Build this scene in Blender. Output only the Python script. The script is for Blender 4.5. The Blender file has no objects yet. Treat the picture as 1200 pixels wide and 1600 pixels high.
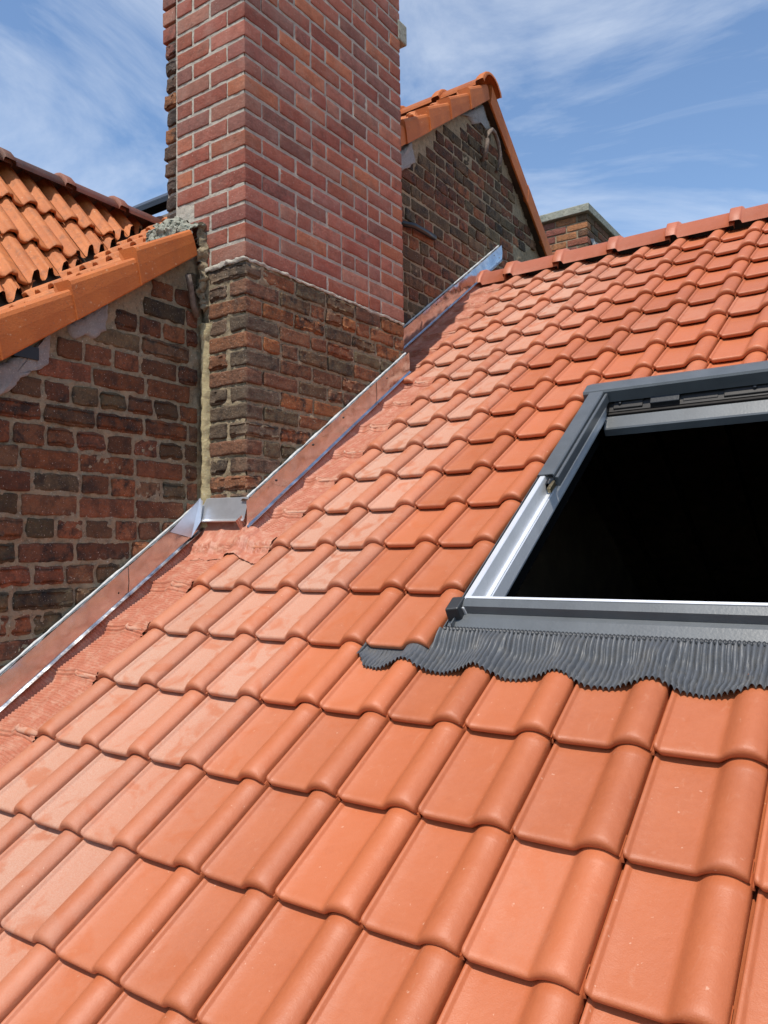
import bpy, bmesh, math, random
from mathutils import Vector, Matrix, noise
random.seed(7)
scn = bpy.context.scene
col = scn.collection

# ------------------------------------------------------------------ camera
YAW, PIT, ROL = math.radians(-34.589), math.radians(2.896), math.radians(-0.781)
CAM = Vector((2.140, -1.577, 0.3939))
fwd = Vector((math.sin(YAW)*math.cos(PIT), math.cos(YAW)*math.cos(PIT), math.sin(PIT)))
r0 = Vector((math.cos(YAW), -math.sin(YAW), 0)); u0 = r0.cross(fwd)
rt = math.cos(ROL)*r0 + math.sin(ROL)*u0; up = -math.sin(ROL)*r0 + math.cos(ROL)*u0
cam = bpy.data.cameras.new('camera'); cam_o = bpy.data.objects.new('camera', cam); col.objects.link(cam_o)
m = Matrix((rt, up, -fwd)).transposed().to_4x4(); m.translation = CAM
cam_o.matrix_world = m
cam.sensor_fit = 'HORIZONTAL'; cam.sensor_width = 36; cam.lens = 36*1229.2/1200
cam.clip_start = 0.05; cam.clip_end = 2000
scn.camera = cam_o
scn.render.resolution_x = 768; scn.render.resolution_y = 1024

# ------------------------------------------------------------------ world, sun, exposure
SUN_EL = math.radians(62)
sd = Vector((0.17, -1.0, 0)).normalized()
to_sun = Vector((sd.x*math.cos(SUN_EL), sd.y*math.cos(SUN_EL), math.sin(SUN_EL)))
w = bpy.data.worlds.new('World'); scn.world = w; w.use_nodes = True
nt = w.node_tree; nt.nodes.clear()
out = nt.nodes.new('ShaderNodeOutputWorld'); bg = nt.nodes.new('ShaderNodeBackground')
sky = nt.nodes.new('ShaderNodeTexSky'); sky.sky_type = 'NISHITA'; sky.sun_disc = False
sky.sun_elevation = SUN_EL; sky.sun_rotation = math.atan2(to_sun.x, to_sun.y)
sky.air_density = 1.1; sky.dust_density = 0.15; sky.ozone_density = 3.0; sky.altitude = 50
tc = nt.nodes.new('ShaderNodeTexCoord')
mp = nt.nodes.new('ShaderNodeMapping'); mp.inputs['Scale'].default_value = (1.2, 1.2, 2.6)
mp.inputs['Rotation'].default_value = (0.25, 0.1, 0.5); mp.inputs['Location'].default_value = (2.3, 1.1, 0.6)
nz = nt.nodes.new('ShaderNodeTexNoise'); nz.inputs['Scale'].default_value = 2.3; nz.inputs['Detail'].default_value = 9
nz.inputs['Roughness'].default_value = 0.60; nz.inputs['Distortion'].default_value = 0.5
rp = nt.nodes.new('ShaderNodeValToRGB'); rp.color_ramp.elements[0].position = 0.44; rp.color_ramp.elements[1].position = 0.86
rp.color_ramp.elements[1].color = (0.85, 0.85, 0.85, 1)
mx = nt.nodes.new('ShaderNodeMix'); mx.data_type = 'RGBA'
mx.inputs['B'].default_value = (7.4, 7.7, 8.0, 1)
nt.links.new(tc.outputs['Generated'], mp.inputs['Vector']); nt.links.new(mp.outputs[0], nz.inputs['Vector'])
nt.links.new(nz.outputs['Fac'], rp.inputs[0]); nt.links.new(rp.outputs[0], mx.inputs['Factor'])
hs = nt.nodes.new('ShaderNodeHueSaturation'); hs.inputs['Saturation'].default_value = 1.02; hs.inputs['Value'].default_value = 1.18
nt.links.new(sky.outputs[0], hs.inputs['Color']); nt.links.new(hs.outputs[0], mx.inputs['A']); nt.links.new(mx.outputs['Result'], bg.inputs['Color'])
bg.inputs['Strength'].default_value = 0.118
nt.links.new(bg.outputs[0], out.inputs['Surface'])
sl = bpy.data.lights.new('sun', 'SUN'); sl.energy = 3.5; sl.angle = math.radians(0.5); sl.color = (1, 0.945, 0.85)
so = bpy.data.objects.new('sun', sl); col.objects.link(so)
so.rotation_euler = to_sun.to_track_quat('Z', 'Y').to_euler(); so.location = (0, -10, 20)
vs = scn.view_settings; vs.view_transform = 'Standard'; vs.look = 'None'; vs.gamma = 1; vs.exposure = 0.40

# ------------------------------------------------------------------ helpers
def mesh(name, verts, faces, smooth=False):
    me = bpy.data.meshes.new(name); me.from_pydata([tuple(v) for v in verts], [], faces); me.update()
    if smooth: me.polygons.foreach_set('use_smooth', [True]*len(me.polygons))
    return me
def obj(name, me, mat=None, parent=None):
    if mat and not me.materials: me.materials.append(mat)
    o = bpy.data.objects.new(name, me); col.objects.link(o)
    if parent: o.parent = parent
    return o
def empty(name, loc=(0, 0, 0)):
    o = bpy.data.objects.new(name, None); col.objects.link(o); o.location = loc; o.empty_display_size = 0.1
    return o
def tag(o, label=None, cat=None, group=None, kind=None):
    if label: o['label'] = label
    if cat: o['category'] = cat
    if group: o['group'] = group
    if kind: o['kind'] = kind
    return o
def boxmesh(name, lo, hi):
    x0, y0, z0 = lo; x1, y1, z1 = hi
    v = [(x0,y0,z0),(x1,y0,z0),(x1,y1,z0),(x0,y1,z0),(x0,y0,z1),(x1,y0,z1),(x1,y1,z1),(x0,y1,z1)]
    return mesh(name, v, [(0,3,2,1),(4,5,6,7),(0,1,5,4),(1,2,6,5),(2,3,7,6),(3,0,4,7)])
def bevel(me, w=0.003, seg=2):
    bm = bmesh.new(); bm.from_mesh(me)
    bmesh.ops.bevel(bm, geom=bm.edges[:], offset=w, segments=seg, affect='EDGES', profile=0.5)
    bm.to_mesh(me); bm.free(); return me
def grid_faces(nu, nv, off=0):
    return [(off+j*nu+i, off+j*nu+i+1, off+(j+1)*nu+i+1, off+(j+1)*nu+i) for j in range(nv-1) for i in range(nu-1)]
def fbm(p, o=4): return noise.fractal(Vector(p), 0.9, 2.1, o)
def lerp(a, b, t): return a+(b-a)*t
def sst(a, b, x):
    t = max(0, min(1, (x-a)/(b-a))); return t*t*(3-2*t)
def interp(pts, t):
    for (a, va), (b, vb) in zip(pts, pts[1:]):
        if t <= b: return va + (vb-va)*(t-a)/(b-a) if b > a else vb
    return pts[-1][1]

# ------------------------------------------------------------------ materials
class Mat:
    def __init__(s, name, rough=0.7, metal=0.0, spec=0.5):
        s.m = bpy.data.materials.new(name); s.m.use_nodes = True; s.n = s.m.node_tree.nodes; s.l = s.m.node_tree.links
        s.b = s.n['Principled BSDF']; s.b.inputs['Roughness'].default_value = rough; s.b.inputs['Metallic'].default_value = metal
        s.b.inputs['Specular IOR Level'].default_value = spec
        g = s.n.new('ShaderNodeNewGeometry'); s.pos = g.outputs['Position']
        oi = s.n.new('ShaderNodeObjectInfo'); s.oi = oi
        # world position shifted by a random amount for each object
        vm = s.n.new('ShaderNodeVectorMath'); vm.operation = 'MULTIPLY_ADD'
        cb = s.n.new('ShaderNodeCombineXYZ')
        for k in range(3): s.l.new(oi.outputs['Random'], cb.inputs[k])
        s.l.new(cb.outputs[0], vm.inputs[0]); vm.inputs[1].default_value = (37, 53, 71); s.l.new(s.pos, vm.inputs[2])
        s.rp = vm.outputs[0]
    def noise(s, scale, detail=5, rough=0.55, vec=None, dist=0.0, stretch=None):
        n = s.n.new('ShaderNodeTexNoise'); n.inputs['Scale'].default_value = scale; n.inputs['Detail'].default_value = detail
        n.inputs['Roughness'].default_value = rough; n.inputs['Distortion'].default_value = dist
        v = vec or s.pos
        if stretch:
            q = s.n.new('ShaderNodeVectorMath'); q.operation = 'MULTIPLY'; q.inputs[1].default_value = stretch
            s.l.new(v, q.inputs[0]); v = q.outputs[0]
        s.l.new(v, n.inputs['Vector']); return n.outputs['Fac']
    def voro(s, scale, vec=None):
        n = s.n.new('ShaderNodeTexVoronoi'); n.inputs['Scale'].default_value = scale; s.l.new(vec or s.pos, n.inputs['Vector']); return n.outputs['Distance']
    def ramp(s, f, a, b, ca=(0,0,0,1), cb=(1,1,1,1)):
        r = s.n.new('ShaderNodeValToRGB'); e = r.color_ramp.elements; e[0].position = a; e[1].position = b; e[0].color = ca; e[1].color = cb
        s.l.new(f, r.inputs[0]); return r.outputs[0]
    def mix(s, f, a, b, mode='MIX'):
        x = s.n.new('ShaderNodeMix'); x.data_type = 'RGBA'; x.blend_type = mode
        for key, v in (('Factor', f), ('A', a), ('B', b)):
            if isinstance(v, (int, float)): x.inputs[key].default_value = v
            elif isinstance(v, tuple): x.inputs[key].default_value = v if len(v) == 4 else (*v, 1)
            else: s.l.new(v, x.inputs[key])
        return x.outputs['Result']
    def math(s, op, a, b=None):
        x = s.n.new('ShaderNodeMath'); x.operation = op
        for k, v in ((0, a), (1, b)):
            if v is None: continue
            if isinstance(v, (int, float)): x.inputs[k].default_value = v
            else: s.l.new(v, x.inputs[k])
        return x.outputs[0]
    def color(s, c):
        if isinstance(c, tuple): s.b.inputs['Base Color'].default_value = (*c, 1)
        else: s.l.new(c, s.b.inputs['Base Color'])
    def rough(s, f, lo, hi):
        mr = s.n.new('ShaderNodeMapRange'); mr.inputs[3].default_value = lo; mr.inputs[4].default_value = hi
        s.l.new(f, mr.inputs[0]); s.l.new(mr.outputs[0], s.b.inputs['Roughness'])
    def bump(s, h, strength=0.3, dist=0.01, chain=None):
        b = s.n.new('ShaderNodeBump'); b.inputs['Strength'].default_value = strength; b.inputs['Distance'].default_value = dist
        s.l.new(h, b.inputs['Height'])
        if chain: s.l.new(chain, b.inputs['Normal'])
        s.l.new(b.outputs[0], s.b.inputs['Normal']); return b.outputs[0]

def mat_clay(name, base, dust_col, rough=0.47):
    """smooth fired clay; object colour alpha = how much pale cutting dust lies on it, red channel = tone"""
    M = Mat(name, rough)
    tone = M.math('MULTIPLY_ADD', M.oi.outputs['Random'], 0.30); M.n[-1].inputs[2].default_value = 0.85
    c = M.mix(1.0, base, tone, 'MULTIPLY')
    c = M.mix(M.math('MULTIPLY', M.ramp(M.noise(9, 4, vec=M.rp), .35, .75), 0.35), c, (base[0]*1.12, base[1]*1.22, base[2]*1.25))
    c = M.mix(M.math('MULTIPLY', M.ramp(M.noise(26, 6, .65, vec=M.rp), .58, .78), 0.28), c, (base[0]*.72, base[1]*.66, base[2]*.62))
    c = M.mix(M.math('MULTIPLY', M.ramp(M.noise(75, 5, .7, vec=M.rp), .35, .7), .22), c, (base[0]*1.15, base[1]*1.3, base[2]*1.5))
    c = M.mix(M.math('MULTIPLY', M.ramp(M.noise(500, 3, .7), .55, .75), .18), c, (base[0]*.7, base[1]*.6, base[2]*.6))
    # pale dust with wiped, wetted patches
    patch = M.ramp(M.noise(13, 4, .5, vec=M.rp, dist=.6), .36, .48)
    grain = M.ramp(M.noise(300, 3, .65), .36, .60)
    d = M.math('MULTIPLY', M.math('MULTIPLY_ADD', patch, 0.42), M.oi.outputs['Alpha']); d.node.inputs[0].links[0].from_node.inputs[2].default_value = 0.28
    d = M.math('MULTIPLY', d, M.math('MULTIPLY_ADD', grain, 0.5)); d.node.inputs[1].links[0].from_node.inputs[2].default_value = 0.55
    tcx = M.n.new('ShaderNodeTexCoord'); sx = M.n.new('ShaderNodeSeparateXYZ'); M.l.new(tcx.outputs['Object'], sx.inputs[0])
    mrx = M.n.new('ShaderNodeMapRange'); mrx.interpolation_type = 'SMOOTHSTEP'
    for q, vq in enumerate((.112, .138, 1.0, .38)): mrx.inputs[q+1].default_value = vq
    M.l.new(sx.outputs[0], mrx.inputs[0]); d = M.math('MULTIPLY', d, mrx.outputs[0])
    c = M.mix(d, c, dust_col)
    scuff = M.ramp(M.noise(24, 7, .72, vec=M.rp, dist=1.2, stretch=(1, .55, .55)), .60, .72)
    c = M.mix(M.math('MULTIPLY', scuff, .16), c, (.66, .40, .27))
    # tiny pale chips
    chip = M.ramp(M.noise(95, 3, .5, vec=M.rp), .725, .75)
    c = M.mix(M.math('MULTIPLY', chip, .35), c, (.75, .5, .36))
    M.color(c)
    M.rough(M.math('ADD', d, M.math('MULTIPLY', M.noise(30, 4, vec=M.rp), .25)), rough-.06, .95)
    h = M.bump(M.noise(380, 4, .65), .22, .004)
    M.bump(M.noise(14, 4, .55, vec=M.rp), .25, .012, h)
    return M.m
clay = mat_clay('clay_tile', (0.44, 0.118, 0.042), (0.53, 0.355, 0.27))
clay_ridge = mat_clay('ridge_clay', (0.42, 0.115, 0.052), (0.6, 0.35, 0.25))

def mat_oldclay(name, base, dark, amt):
    M = Mat(name, 0.7)
    c = M.mix(M.ramp(M.noise(7, 5, .6, vec=M.rp), .3, .7), base, (base[0]*.75, base[1]*.66, base[2]*.6))
    c = M.mix(M.math('MULTIPLY', M.ramp(M.noise(22, 6, .7, vec=M.rp), .5, .72), amt), c, dark)
    c = M.mix(M.math('MULTIPLY', M.ramp(M.noise(130, 4, .6, vec=M.rp), .62, .72), .6), c, (.09, .07, .055))
    c = M.mix(M.math('MULTIPLY', M.ramp(M.noise(60, 4, .6, vec=M.rp), .64, .74), .5), c, (.7, .5, .3))
    M.color(c); M.bump(M.noise(150, 5, .65), .35, .006); return M.m
clay_old = mat_oldclay('weathered_clay', (0.56, 0.18, 0.048), (.22, .085, .035), .75)
clay_verge = mat_oldclay('verge_clay', (0.52, 0.14, 0.022), (.36, .10, .022), .5)
clay_dark = mat_oldclay('dark_ridge_clay', (0.18, 0.085, 0.055), (.06, .05, .045), .8)

def mat_brick(name, soot, speck, bumpd, bloom):
    M = Mat(name, 0.88, spec=0.25)
    base = M.oi.outputs['Color']
    c = M.mix(M.math('MULTIPLY', M.ramp(M.noise(28, 6, .65, vec=M.rp), .35, .68), .5), base, M.mix(1.0, base, (.62, .55, .52), 'MULTIPLY'))
    c = M.mix(M.math('MULTIPLY', M.ramp(M.noise(55, 5, .7, vec=M.rp), .52, .70), .45), c, M.mix(1.0, base, (1.35, 1.4, 1.4), 'MULTIPLY'))
    sm = M.math('MULTIPLY', M.ramp(M.noise(17, 7, .72, vec=M.rp), .46, .62), M.math('MULTIPLY', M.oi.outputs['Alpha'], soot))
    c = M.mix(sm, c, (.032, .026, .022))
    c = M.mix(M.math('MULTIPLY', M.ramp(M.noise(110, 6, .75, vec=M.rp), .48, .66), soot*.6), c, (.05, .04, .034))
    c = M.mix(M.math('MULTIPLY', M.ramp(M.noise(38, 7, .75, vec=M.rp), .60, .72), soot*.45), c, (.30, .25, .19))
    c = M.mix(M.math('MULTIPLY', M.ramp(M.noise(7, 4, .6), .5, .75), bloom), c, (.42, .33, .27))
    c = M.mix(M.math('MULTIPLY', M.ramp(M.noise(190, 3, .6, vec=M.rp), .665, .70), speck), c, (.62, .55, .46))
    M.color(c)
    h = M.bump(M.noise(330, 5, .7), .5, .004)
    M.bump(M.noise(70, 6, .7, vec=M.rp), .6, bumpd, h)
    return M.m
brick_new = mat_brick('new_brick', .5, .7, .010, .22)
brick_old = mat_brick('old_brick', 1.0, .9, .030, .03)
def mat_mortar(name, a, b, dark=.5):
    M = Mat(name, 0.95, spec=.2)
    c = M.mix(M.ramp(M.noise(14, 6, .65), .3, .7), a, b)
    c = M.mix(M.math('MULTIPLY', M.ramp(M.noise(45, 6, .7), .5, .68), dark), c, (.07, .06, .05))
    c = M.mix(M.math('MULTIPLY', M.ramp(M.noise(160, 3, .6), .62, .7), .5), c, (.72, .68, .6))
    M.color(c); h = M.bump(M.noise(260, 4, .7), .7, .005); M.bump(M.noise(50, 6, .7), .7, .012, h); return M.m
mortar_new = mat_mortar('cement_mortar', (.54, .485, .40), (.41, .37, .31), .4)
mortar_old = mat_mortar('old_lime_mortar', (.38, .30, .19), (.26, .205, .135), .55)
mortar_yel = mat_mortar('yellow_mortar', (.55, .45, .25), (.40, .34, .20), .3)
mortar_gry = mat_mortar('grey_cement', (.36, .35, .33), (.27, .265, .26), .25)
mortar_lich = mat_mortar('lichened_concrete', (.42, .41, .33), (.26, .27, .22), .6)

def mat_zinc():
    M = Mat('zinc_sheet', .28, 1.0)
    c = M.mix(M.ramp(M.noise(12, 5, .6), .3, .7), (.70, .70, .70), (.50, .50, .51))
    M.color(c); M.rough(M.noise(35, 5, .6), .08, .30)
    h = M.bump(M.noise(10, 1.5, .4, dist=.2), .5, .022); M.bump(M.noise(120, 3, .5), .08, .004, h); return M.m
zinc = mat_zinc()
def mat_apron(name, a, b, dust, rough):
    M = Mat(name, rough)
    c = M.mix(M.ramp(M.noise(13, 5, .6), .3, .7), a, b)
    c = M.mix(M.math('MULTIPLY', M.ramp(M.noise(30, 6, .68, dist=.4), .46, .7), .55), c, dust)
    M.color(c); M.bump(M.noise(160, 4, .6), .2, .004); return M.m
apron_red = mat_apron('red_flashing', (.42, .135, .075), (.46, .165, .10), (.60, .38, .27), .55)
apron_gry = mat_apron('grey_flashing', (.075, .08, .088), (.088, .092, .10), (.125, .115, .10), .5)
def mat_plain(name, c, rough=.5, metal=0., var=.15, sc=12, spec=.5):
    M = Mat(name, rough, metal, spec)
    k = M.mix(M.ramp(M.noise(sc, 5, .6), .3, .7), c, tuple(x*(1-var*2) for x in c)); M.color(k)
    M.bump(M.noise(sc*12, 3, .5), .08, .004); return M.m
grey_paint = mat_plain('grey_painted_aluminium', (.105, .113, .120), .38, 0, .12)
grey_dark = mat_plain('charcoal_plastic', (.035, .037, .04), .45)
alu = mat_plain('bare_aluminium', (.80, .81, .83), .38, .45, .06)
sealant = mat_plain('pale_sealant', (.62, .62, .6), .7, 0, .2, 40)
black_metal = mat_plain('black_metal', (.012, .013, .015), .35)
iron = mat_plain('rusty_iron', (.24, .18, .14), .8, .2, .3, 60)
brass = mat_plain('brass_fitting', (.35, .27, .15), .4, .8, .3, 60)
wood_dark = mat_plain('dark_timber', (.12, .085, .055), .85, 0, .3, 9)
render_wall = mat_plain('house_wall_render', (.45, .40, .34), .9, 0, .15, 4)
ground_mat = mat_plain('ground_soil', (.10, .10, .07), .95, 0, .3, .3)
zinc_lit = mat_plain('sky_lit_zinc', (.72, .75, .80), .42, .8, .08, 20)  # lit copy of the zinc: bright sky reflection put into a paler, bluer colour
void_black = mat_plain('reveal_shade_black', (.004, .004, .004), .95, 0, .1, 12, .1)  # window reveal: the dark of the opening is painted in as near-black
hardware = mat_plain('dark_brown_hardware', (.026, .022, .020), .5, .3, .2, 50)

# ------------------------------------------------------------------ roof frame
S = math.radians(34.786); W = 0.21; G = 0.2449
cs, sn = math.cos(S), math.sin(S)
def P(x, v, n): return Vector((x, v*cs - n*sn, v*sn + n*cs))
XW = -0.350           # face of the neighbouring gable wall
XC = -0.085          # side face of the big chimney
YC0, YC1 = 0.687, 1.860
RIDGE_V = 16.55*G
HR, LIP = 0.031, 0.026

PROF = [(.010, .003), (.015, .0065), (.022, .0082), (.042, .0080), (.054, .0062), (.066, .0018), (.078, 0), (.54, 0), (.575, .0010), (.60, .0045), (.63, .0115),
        (.66, .0182), (.69, .0232), (.72, .0268), (.755, .0295), (.79, .0308), (.825, .0310), (.86, .0300), (.89, .0278), (.92, .0242), (.947, .0200), (.967, .0155), (.980, .0105)]
def tile_top(t, vl):
    h = interp(PROF, t)
    if t > .5:
        k = min(1, max(0, vl)/.034); h *= .70 + .30*math.sqrt(max(0, 1-(1-k)**2))
        if G-.026 < vl < G-.010: h += .0016*math.sin((vl-(G-.026))/.016*math.pi)*sst(.6, .68, t)
    else:
        # shallow dishing of the pan behind its front border
        h -= .0016*sst(.012, .035, vl)*sst(.09, .13, t)*(1-sst(.48, .54, t))
    return h - LIP*vl/G
def tile_mesh(seed, v_start=0.0, u0=0.0, u1=1.0):
    rng = random.Random(seed)
    ts = [t for t, _ in PROF if u0 <= t <= u1]
    extra = [(a+b)/2 for a, b in zip(ts, ts[1:]) if b-a > .07]; ts = sorted(ts+extra+[.3, .2, .4])
    ts = sorted(set(t for t in ts if u0 <= t <= u1))
    vs_ = [v_start+x for x in (0, .0018, .005, .0095, .015, .024, .034, .06)] + [.11, .17, .22, G-.026, G-.018, G-.010, G+.03]
    vs_ = sorted(set(v for v in vs_ if v >= v_start))
    R = .011; bend = rng.uniform(-.0012, .0012); tw = rng.uniform(-.0012, .0012)
    V, F = [], []
    def corner(t):   # rounded front corners
        c = 0
        if t < .07: c = .010*(1-math.sqrt(max(0, 1-((.07-t)/.07)**2)))
        if t > .95: c = .006*((t-.95)/.05)**2
        return c
    for v in vs_:
        vl = v-v_start
        for t in ts:
            n = tile_top(t, v)
            if vl < R: n -= (R-math.sqrt(max(0, R*R-(R-vl)**2)))*.75
            n += bend*math.sin(t*3.1)*(v/G) + tw*(t-.5)*(1-v/G)
            V.append((t*W, v+corner(t)*(1-min(1, vl/.05)), n))
    nu = len(ts); F += grid_faces(nu, len(vs_))
    # front lip
    b = len(V)
    for q, t in enumerate(ts):
        x, y, z = V[q]; V.append((x, y+.0012, z-.006))
    c0 = len(V)
    for q, t in enumerate(ts):
        x, y, z = V[q]; V.append((x, y+.004, tile_top(t, v_start)-.0195))
    for q in range(nu-1):
        F.append((b+q, b+q+1, q+1, q)); F.append((c0+q, c0+q+1, b+q+1, b+q))
    # underside strip
    e0 = len(V)
    for q, t in enumerate(ts):
        x, y, z = V[c0+q]; V.append((x, y+.05, z-.004))
    for q in range(nu-1): F.append((e0+q, e0+q+1, c0+q+1, c0+q))
    # right edge of the roll and left interlock
    r = len(V)
    for j, v in enumerate(vs_):
        x, y, z = V[j*nu+nu-1]; V.append((x-.002, y, z-.024))
    for j in range(len(vs_)-1): F.append((j*nu+nu-1, r+j, r+j+1, (j+1)*nu+nu-1))
    l = len(V)
    for j, v in enumerate(vs_):
        x, y, z = V[j*nu]; V.append((x+.0005, y, z-.018)); V.append((x-.02, y, z-.020))
    for j in range(len(vs_)-1):
        a = l+2*j; F.append((a, j*nu, (j+1)*nu, a+2)); F.append((a+1, a, a+2, a+3))
    return mesh('roof_tile', V, F, True)

# ------------------------------------------------------------------ our house
house = tag(empty('tiled_house', (0.9, 0, -6)), 'house under the new smooth orange interlocking clay tile roof', 'house')
def child(name, me, mat, parent):
    o = obj(name, me, mat); o.parent = parent; o.matrix_parent_inverse = Matrix.Translation(parent.matrix_world.translation).inverted() if parent.type == 'EMPTY' else parent.matrix_world.inverted()
    return o
bpy.context.view_layer.update()
# window opening in roof coordinates
WX0, WX1, WV0, WV1 = 1.108, 2.04, 0.385, 1.705
def deck():
    V, F = [], []
    xs = [XW+.01, WX0, WX1, 9.0]; vv = [-3.0, WV0, WV1, RIDGE_V]
    for n in (-.055, -.13):
        for v in vv:
            for x in xs: V.append(P(x, v, n))
    for j in range(3):
        for i in range(3):
            if i == 1 and j == 1: continue
            a = j*4+i; F.append((a, a+1, a+5, a+4)); F.append((16+a, 16+a+4, 16+a+5, 16+a+1))
    for a, b in ((5, 6), (6, 10), (10, 9), (9, 5)): F.append((a, b, 16+b, 16+a))
    # rear slope
    ry, rz = P(0, RIDGE_V, -.055)[1:]
    k = len(V)
    for x in (XW+.01, 9.0):
        V += [(x, ry, rz), (x, ry+5.0, rz-3.4), (x, ry, rz-.1), (x, ry+5.0, rz-3.5)]
    F += [(k, k+4, k+5, k+1), (k+2, k+3, k+7, k+6)]
    return mesh('roof_deck', V, F)
bpy.context.view_layer.update()
roof = child('roof', deck(), wood_dark, house)
e = P(0, -3.0, -.13); ry, rz = P(0, RIDGE_V, -.1)[1:]
yf, yb = e.y+.25, ry+4.8
zf_ = yf*math.tan(S)-.12; zb_ = rz-.68*4.8+.05
gp = [(yf, -6), (yb, -6), (yb, zb_), (ry, rz), (yf, zf_)]
V = [(x, y, z) for x in (XW+.02, 8.95) for y, z in gp]
F = [(0, 4, 3, 2, 1), (5, 6, 7, 8, 9), (0, 5, 9, 4), (1, 2, 7, 6)]
child('wall', mesh('house_wall', V, F), render_wall, house)
V = [(XW+.03, yf+.02, -1.75), (8.9, yf+.02, -1.75), (8.9, yb-.02, -1.75), (XW+.03, yb-.02, -1.75)]
child('attic_floor', mesh('attic_floor', V, [(0, 1, 2, 3)]), wood_dark, house)
for k in range(9):      # rafters inside the rear slope
    x = -.1+k*.5
    a = Vector((x, ry+.05, rz-.14)); b = Vector((x, ry+4.6, rz-.14-4.55*.68))
    V = []
    for q in (a, b):
        V += [q, q+Vector((.07, 0, 0)), q+Vector((.07, 0, -.15)), q+Vector((0, 0, -.15))]
    child('rafter', mesh('rafter', V, [(0,1,5,4),(1,2,6,5),(2,3,7,6),(3,0,4,7)]), wood_dark, house)

tile_var = [tile_mesh(s) for s in range(5)]
tile_cut = tile_mesh(9, v_start=.088)
for tm in tile_var+[tile_cut]: tm.materials.append(clay)
bpy.context.view_layer.update()
rinv = roof.matrix_world.inverted()
rng = random.Random(3)
def put_tile(c, r, me):
    o = obj('roof_tile', me); o.parent = roof; o.matrix_parent_inverse = rinv
    o.location = P(c*W+rng.uniform(-.0012, .0012), r*G+rng.uniform(-.003, .003), rng.uniform(-.0005, .0015))
    o.rotation_euler = (S+math.radians(rng.uniform(-.3, .3)), math.radians(rng.uniform(-.35, .35)), math.radians(rng.uniform(-.4, .4)))
    lim = 2.2 + (.7 if r < 0 else 0)
    dust = 1.0 if c <= 1 else (.9 if c == 2 else (.22 if c == 3 and r < 0 else (.12 if c in (3, 4) else 0.04)))
    if c == 2 and r < -1: dust = .75
    if c == 3 and r > 9: dust = .55
    if c == 4 and r > 11: dust = .3
    if c > 3 and rng.random() < .22: dust = rng.uniform(.12, .32)
    o.color = (1, 1, 1, dust*rng.uniform(.8, 1.1))
for r in range(-6, 16):
    for c in range(-1, 13):
        if c < 0 and 3 <= r <= 8: continue
        if 5 <= c <= 9 and 1 <= r <= 6: continue
        if r < -3 and c > 11: continue
        put_tile(c, r, tile_cut if (5 <= c <= 9 and r == 7) else rng.choice(tile_var))

# ridge tiles
def ridge_mesh(length, half=.115, drop=.075, collar=True, hh=.0):
    V, F = [], []
    sec = [(-half, -drop), (-half*.93, -drop*.72), (-half*.62, -.026), (-half*.35, -.007), (-half*.14, -.001), (0, 0), (half*.14, -.001), (half*.35, -.007), (half*.62, -.026), (half*.93, -drop*.72), (half, -drop)]
    st = [(0, 1.20), (.006, 1.24), (.055, 1.22), (.063, 1.16), (.068, 1.0), (length, .97)] if collar else [(0, 1), (length, 1)]
    for x, k in st:
        for a, b in sec: V.append((x, a*(1+(k-1)*.6), b+(k-1)*.075))
    F += grid_faces(len(sec), len(st))
    b0 = len(V)
    for x, k in (st[0], st[-1]):
        for a, b in sec: V.append((x, a*(1+(k-1)*.6)*.86, b+(k-1)*.075-.016))
    n = len(sec)
    for i in range(n-1):
        F.append((b0+i, b0+i+1, i+1, i)); F.append((b0+n+i+1, b0+n+i, (len(st)-1)*n+i, (len(st)-1)*n+i+1))
    me = mesh('ridge_tile', V, F, True); return me
rm = ridge_mesh(.375, half=.152, drop=.124); rm.materials.append(clay_ridge)
rp_ = P(0, RIDGE_V, .034)
for k in range(-1, 24):
    o = obj('ridge_tile', rm); o.parent = roof; o.matrix_parent_inverse = rinv
    o.location = (-.125+k*.352+rng.uniform(-.004, .004) if k >= 0 else -.33, rp_.y, rp_.z+rng.uniform(-.002, .002)); o.color = (1, 1, 1, .1)
    if k < 0: o.scale = (.55, .93, 1); o.location.z -= .012
    o.rotation_euler = (0, math.radians(rng.uniform(-.3, .3)), math.radians(rng.uniform(-.4, .4)))
# dark filler under ridge
V = []
for x in (XW+.05, 9): V += [P(x, RIDGE_V-.10, -.04), P(x, RIDGE_V-.085, .012), (x, rp_.y, rp_.z-.02)]
child('ridge_seal', mesh('ridge_seal', V, [(0, 3, 4, 1), (1, 4, 5, 2)]), grey_dark, roof)

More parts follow.
